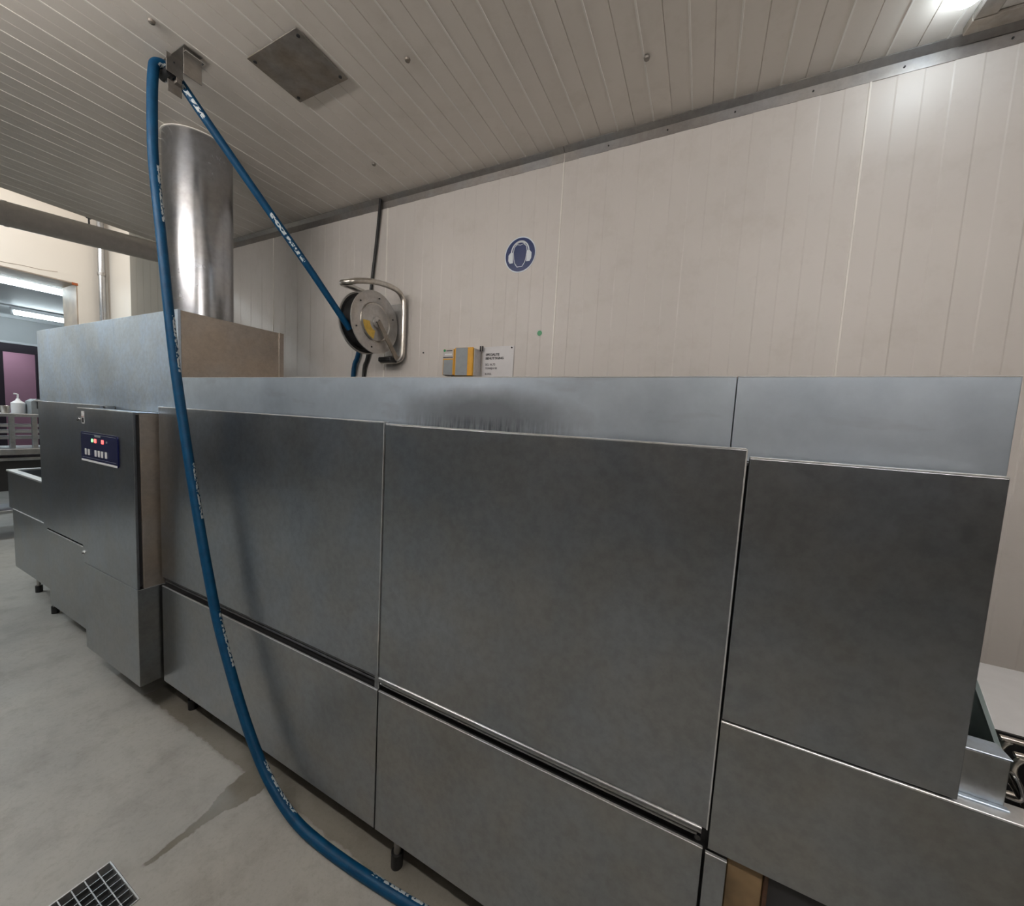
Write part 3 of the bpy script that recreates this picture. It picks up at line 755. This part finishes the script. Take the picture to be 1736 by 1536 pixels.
# yellow arc label
bm = bmesh.new(); n = 14
for k in range(n):
    a0 = math.radians(183 + 76*k/n); a1 = math.radians(183 + 76*(k+1)/n)
    q = [bm.verts.new((rx+0.0055, ry + r*math.cos(a), rz + r*math.sin(a))) for r, a in ((0.054, a0), (0.108, a0), (0.108, a1), (0.054, a1))]
    bm.faces.new(q)
bmesh.ops.remove_doubles(bm, verts=bm.verts, dist=1e-5)
finish('yellow_label', bm, M_REELY, nd)
for k in range(6):
    a = math.radians(20 + 60*k)
    cyl('bolt', (rx-0.004, ry + 0.158*math.cos(a), rz + 0.158*math.sin(a)), 'x', 0.005, 0.003, M_DARK, nd, 10)
lathe('hub', (rx, ry, rz), 'x', [(0.034, 0.004), (0.034, 0.016), (0.028, 0.020), (0.0, 0.020)], M_REEL, rl, 32)
for k in range(3): cyl('hub_bolt', (rx+0.020, ry + 0.016*math.cos(k*2.1+1.2), rz + 0.016*math.sin(k*2.1+1.2)), 'x', 0.004, 0.002, M_DARK, rl, 8)
# flat arm from hub to the wall foot
bm = bmesh.new(); b_bar(bm, (rx+0.026, ry-0.004, rz+0.006), (rx+0.030, 1.985, 2.020), 0.032, 0.006, (1, 0, 0))
finish('support_arm', bm, M_PLATE, rl)
fx = rx+0.045
tube('tube_frame', [(fx-0.18, 2.02, 2.41), (fx-0.175, 1.90, 2.425), (fx-0.165, 1.76, 2.425), (fx-0.145, 1.665, 2.415), (fx-0.10, 1.610, 2.402), (fx-0.045, 1.612, 2.402), (fx-0.015, 1.66, 2.422), (fx, 1.76, 2.448), (fx, 1.87, 2.462), (fx, 1.955, 2.458), (fx, 1.998, 2.430), (fx+0.006, 2.012, 2.38), (fx+0.008, 2.012, 2.22), (fx+0.006, 2.012, 2.08), (fx, 2.010, 2.035), (fx-0.03, 2.005, 2.016), (fx-0.09, 2.0, 2.012), (fx-0.17, 2.0, 2.012)], 0.0165, M_TUBE, rl, 14, 6)
box('wall_plate', fx-0.165, fx-0.015, 2.026, 2.041, 2.05, 2.40, M_REEL, rl, 0.003)
box('reel_foot', rx-0.09, rx+0.02, 1.93, 2.02, 2.000, 2.030, M_DARK, rl, 0.006)

# cables and hose feeding the reel
tag(tube('power_cable', [(-2.098, YW-0.022, ZC-0.006), (-2.125, YW-0.018, 2.88), (-2.165, YW-0.016, 2.60), (-2.185, YW-0.014, 2.44), (-2.19, YW-0.014, 2.30)], 0.0105, M_BLACK, None, 10, 6), 'black cable running down the wall from the ceiling to the hose reel', 'cable')
tag(tube('supply_cable', [(-2.16, YW-0.02, 2.14), (-2.195, YW-0.02, 2.03), (-2.225, YW-0.02, 1.90), (-2.24, YW-0.02, 1.2), (-2.24, YW-0.02, 0.3)], 0.0125, M_BLACK, None, 10, 5), 'black cable dropping from under the reel behind the machine', 'cable')
tag(tube('supply_hose', [(-2.25, YW-0.025, 2.15), (-2.285, YW-0.025, 2.05), (-2.325, YW-0.025, 1.90), (-2.34, YW-0.025, 1.2), (-2.34, YW-0.025, 0.3)], 0.0165, M_HOSE, None, 12, 5, True), 'dark blue hose dropping from under the reel behind the machine', 'hose')

# ------------------------------------------------------------------ ear protection sign
sx, sz, sr = -1.021, 2.604, 0.099
sg = thing('ear_protection_sign', 'round blue ear protection sign with white earmuff symbol', 'sign', (sx, YW, sz-sr))
yy = YW-0.003
lathe('sign_disc', (sx, YW-0.002, sz), 'y', [(0.0, -0.0012), (sr, -0.0012), (sr, 0.0)], M_SIGNW, sg, 64)
lathe('blue_field', (sx, YW-0.0034, sz), 'y', [(0.0, -0.0006), (sr-0.006, -0.0006), (sr-0.006, 0.0)], M_BLUE, sg, 64)
def flat(name, pts, mat, y0): return prism(name, [(sx+a*sr, sz+b*sr) for a, b in pts], 'y', y0-0.0006, y0, mat, sg)
ys_ = YW-0.0041
head = [(-0.46, 0.18), (-0.40, 0.46), (-0.22, 0.60), (0.0, 0.54), (0.22, 0.60), (0.40, 0.46), (0.46, 0.18), (0.40, -0.25), (0.33, -0.48), (0.17, -0.70), (-0.17, -0.70), (-0.33, -0.48), (-0.40, -0.25)]
flat('head_outline', head, M_SIGNW, ys_)
flat('head_shape', [(a*0.91, b*0.94) for a, b in head], M_BLUE, ys_-0.0007)
def arc(r0, r1, a0, a1, cy, sxq=1.0, n=20):
    P = [(r1*sxq*math.cos(math.radians(a0+(a1-a0)*k/n)), cy + r1*math.sin(math.radians(a0+(a1-a0)*k/n))) for k in range(n+1)]
    Q = [(r0*sxq*math.cos(math.radians(a0+(a1-a0)*k/n)), cy + r0*math.sin(math.radians(a0+(a1-a0)*k/n))) for k in range(n+1)]
    return P + Q[::-1]
flat('headband', arc(0.56, 0.64, -8, 188, 0.14, 0.93), M_SIGNW, ys_-0.0014)
flat('headband', arc(0.46, 0.53, 50, 130, 0.20, 1.0), M_SIGNW, ys_-0.0014)
for s in (-1, 1):
    flat('ear_cup', [(s*0.46, 0.16), (s*0.62, 0.16), (s*0.74, 0.02), (s*0.74, -0.28), (s*0.64, -0.44), (s*0.42, -0.44)], M_SIGNW, ys_-0.0021)
tag(lathe('green_sticker', (-0.871, YW-0.0016, 2.155), 'y', [(0.0, -0.0008), (0.0145, -0.0008), (0.0145, 0.0)], M_GREEN, None, 24), 'small round green sticker on the wall below the blue sign', 'sticker')
tag(lathe('wall_screw', (-1.700, YW-0.0016, 2.070), 'y', [(0.0, -0.004), (0.0045, -0.003), (0.006, 0.0)], M_DARK, None, 12), 'tiny dark screw in the wall left of the yellow box', 'screw')

# ------------------------------------------------------------------ yellow control box and notice
yb = thing('dosing_box', 'small yellow and grey box unit on the wall beside the white notice', 'control box', (-1.36, YW, 1.905))
box('box_body', -1.470, -1.262, 1.968, YW-0.002, 1.908, 2.075, M_LGREY, yb, 0.004)
box('box_front', -1.476, -1.392, 1.958, 1.969, 1.912, 2.070, M_YEL, yb, 0.003)
box('box_front', -1.388, -1.256, 1.955, 1.969, 1.906, 2.076, M_YEL, yb, 0.004)
box('grey_face', -1.470, -1.400, 1.9565, 1.9585, 1.912, 2.005, M_GREYP, yb, 0.001)
box('grey_face', -1.378, -1.292, 1.9535, 1.9555, 1.908, 2.074, M_GREYP, yb, 0.001)
box('side_cover', -1.2565, -1.250, 1.966, YW-0.002, 1.908, 2.070, M_LGREY, yb, 0.002)
box('label_field', -1.474, -1.398, 1.9565, 1.9585, 2.012, 2.068, M_LGREY, yb, 0)
cyl('label_logo', (-1.462, 1.9545, 2.060), 'y', 0.008, 0.002, M_GREEN, yb, 14)
box('label_line', -1.450, -1.405, 1.9555, 1.9565, 2.056, 2.061, M_INK, yb, 0)
box('label_line', -1.472, -1.400, 1.9555, 1.9565, 2.016, 2.021, M_INK, yb, 0)
box('label_line', -1.460, -1.408, 1.9555, 1.9565, 2.032, 2.041, M_WHITE, yb, 0)
box('box_base', -1.42, -1.27, 1.972, YW-0.003, 1.880, 1.908, M_DARK, yb, 0.003)
for x in (-1.232, -1.246): cyl('cable_gland', (x, YW-0.02, 2.062), 'z', 0.005, 0.03, M_DARK, yb, 10)
nc = thing('wall_notice', 'white laminated notice with printed lines next to the yellow box', 'notice', (-1.135, YW, 1.86))
box('notice_sheet', -1.238, -1.026, YW-0.006, YW-0.002, 1.84, 2.090, M_PAPER, nc, 0.0005)
yn = YW-0.006
text_on_y('notice_text', 'SPECIALITE', -1.215, 2.036, 0.019, yn, M_INK, nc, 0.0006)
text_on_y('notice_text', 'BENUTTIGING', -1.215, 2.014, 0.019, yn, M_INK, nc, 0.0006)
text_on_y('notice_text', 'BEL 06.73', -1.215, 1.978, 0.017, yn, M_INKG, nc, 0.0003)
text_on_y('notice_text', 'TERMIJN 08', -1.215, 1.956, 0.016, yn, M_INKG, nc, 0.0003)
text_on_y('notice_text', 'BUREL', -1.215, 1.922, 0.016, yn, M_INKG, nc, 0.0003)
text_on_y('notice_text', 'uitvoering 05', -1.215, 1.900, 0.016, yn, M_INKR, nc, 0.0002)
cyl('notice_pin', (-1.040, YW-0.010, 2.080), 'y', 0.005, 0.005, M_DARK, nc, 10)

# ------------------------------------------------------------------ round lamp and hatch on the ceiling
lm = thing('round_ceiling_lamp', 'round glowing lamp on the ceiling beside the framed hatch', 'lamp', (0.645, 1.845, ZC-0.09))
lathe('lamp_base', (0.645, 1.815, ZC-0.016), 'z', [(0.040, 0), (0.042, 0.0130)], M_WHITE, lm, 32)
lathe('lamp_dome', (0.645, 1.815, ZC-0.056), 'z', [(0.0, 0.0), (0.018, 0.003), (0.032, 0.013), (0.038, 0.027), (0.037, 0.040)], M_DOME, lm, 32)
ha = thing('ceiling_hatch', 'square hatch in a brownish metal frame beside the round lamp', 'hatch', (1.1, 1.6, ZC-0.03))
for (a, b, c_, e) in ((0.70, 1.60, 1.925, 1.985), (0.70, 1.60, 1.20, 1.26), (0.70, 0.76, 1.26, 1.925), (1.54, 1.60, 1.26, 1.925)):
    box('frame_bar', a, b, c_, e, ZC-0.03, ZC-0.0025, M_PLATE, ha, 0.003)
for (a, b, c_, e) in ((0.76, 1.54, 1.885, 1.925), (0.76, 1.54, 1.26, 1.30), (0.76, 0.80, 1.30, 1.885), (1.50, 1.54, 1.30, 1.885)):
    box('inner_frame_bar', a, b, c_, e, ZC-0.022, ZC-0.0025, M_BRKT, ha, 0.003)
box('hatch_panel', 0.80, 1.50, 1.30, 1.885, ZC-0.012, ZC-0.0025, M_CEIL, ha, 0.002)

# ------------------------------------------------------------------ floor drain
gr = thing('floor_drain', 'square metal floor drain grate at the lower left', 'drain', ((GX0+GX1)/2, (GY0+GY1)/2, -0.02))
bm = bmesh.new()
b_box(bm, GX0, GX1, GY0, GY1, -0.19, -0.18)
finish('drain_pit', bm, M_BLACK, gr)
for (a, b, c_, e) in ((GX0+0.001, GX1-0.001, GY0+0.001, GY0+0.006), (GX0+0.001, GX1-0.001, GY1-0.006, GY1-0.001), (GX0+0.001, GX0+0.006, GY0+0.006, GY1-0.006), (GX1-0.006, GX1-0.001, GY0+0.006, GY1-0.006)):
    box('drain_frame', a, b, c_, e, -0.17, 0.003, M_LIP if c_ > GY1-0.01 or a < GX0+0.002 and b < GX0+0.01 else M_TABLE, gr, 0.001)
for k in range(1, 7):
    y = GY0 + 0.006 + (GY1-GY0-0.012)*k/7
    box('grate_bar', GX0+0.006, GX1-0.006, y-0.0015, y+0.0015, -0.025, 0.001, M_TABLE, gr, 0)
for k in range(1, 7):
    x = GX0 + 0.006 + (GX1-GX0-0.012)*k/7
    box('grate_cross_bar', x-0.0012, x+0.0012, GY0+0.006, GY1-0.006, -0.018, -0.001, M_TABLE, gr, 0)

# ------------------------------------------------------------------ work table in the bay
tb = thing('work_table', 'stainless steel work table with upper rail by the opening', 'table', (-7.1, 1.2, 0))
box('table_top', -7.40, -6.90, 0.5, 1.95, 0.965, 1.03, M_TABLE, tb, 0.004)
box('splash_rail', -7.40, -6.92, 0.5, 1.95, 0.895, 0.93, M_TABLE, tb, 0.004)
box('lower_shelf', -7.40, -6.92, 0.5, 1.95, 0.30, 0.335, M_TABLE, tb, 0.004)
box('apron', -7.38, -6.96, 0.52, 1.93, 0.55, 0.89, M_DARK, tb, 0.002)
box('upper_rail', -7.30, -6.96, 0.5, 1.95, 1.39, 1.425, M_TABLE, tb, 0.004)
for y in (0.7, 1.365, 1.53, 1.85): box('post', -7.02, -6.98, y-0.02, y+0.02, 1.03, 1.39, M_TABLE, tb, 0.003)
for y in (0.55, 1.9): 
    for x in (-7.36, -6.96): box('leg', x-0.02, x+0.02, y-0.02, y+0.02, 0, 0.965, M_TABLE, tb, 0.002)
for (z, m_) in ((1.13, M_LIP), (1.20, M_WHITE), (1.27, M_WHITE)): box('shelf_slat', -7.26, -7.06, 0.52, 1.93, z, z+0.03, m_, tb, 0.003)
tag(lathe('steel_cup', (-7.1, 1.345, 1.4255), 'z', [(0.03, 0), (0.04, 0.085), (0.038, 0.085), (0.0, 0.02)], M_TUBE, None, 20), 'small steel cup standing on the table rail', 'cup')
bt = thing('soap_bottle', 'small white pump bottle beyond the steel cup', 'bottle', (-7.18, 1.46, 1.425))
lathe('bottle_body', (-7.2, 1.46, 1.4255), 'z', [(0.055, 0), (0.055, 0.12), (0.02, 0.15), (0.014, 0.17)], M_WHITE, bt, 20)
tube('pump', [(-7.2, 1.46, 1.595), (-7.2, 1.46, 1.645), (-7.2, 1.43, 1.65)], 0.008, M_WHITE, bt, 8)
dv = thing('table_appliance', 'dark box appliance with rounded top on the table rail', 'appliance', (-7.1, 1.60, 1.425))
prism('appliance_body', [(1.52, 1.4255), (1.82, 1.4255), (1.82, 1.60), (1.56, 1.60), (1.52, 1.57)], 'x', -7.24, -7.02, M_GREYP, dv)
box('appliance_screen', -7.02, -7.012, 1.56, 1.80, 1.49, 1.57, M_DARK, dv, 0.002)
box('appliance_trim', -7.02, -7.010, 1.54, 1.81, 1.575, 1.59, M_LIP, dv, 0.002)
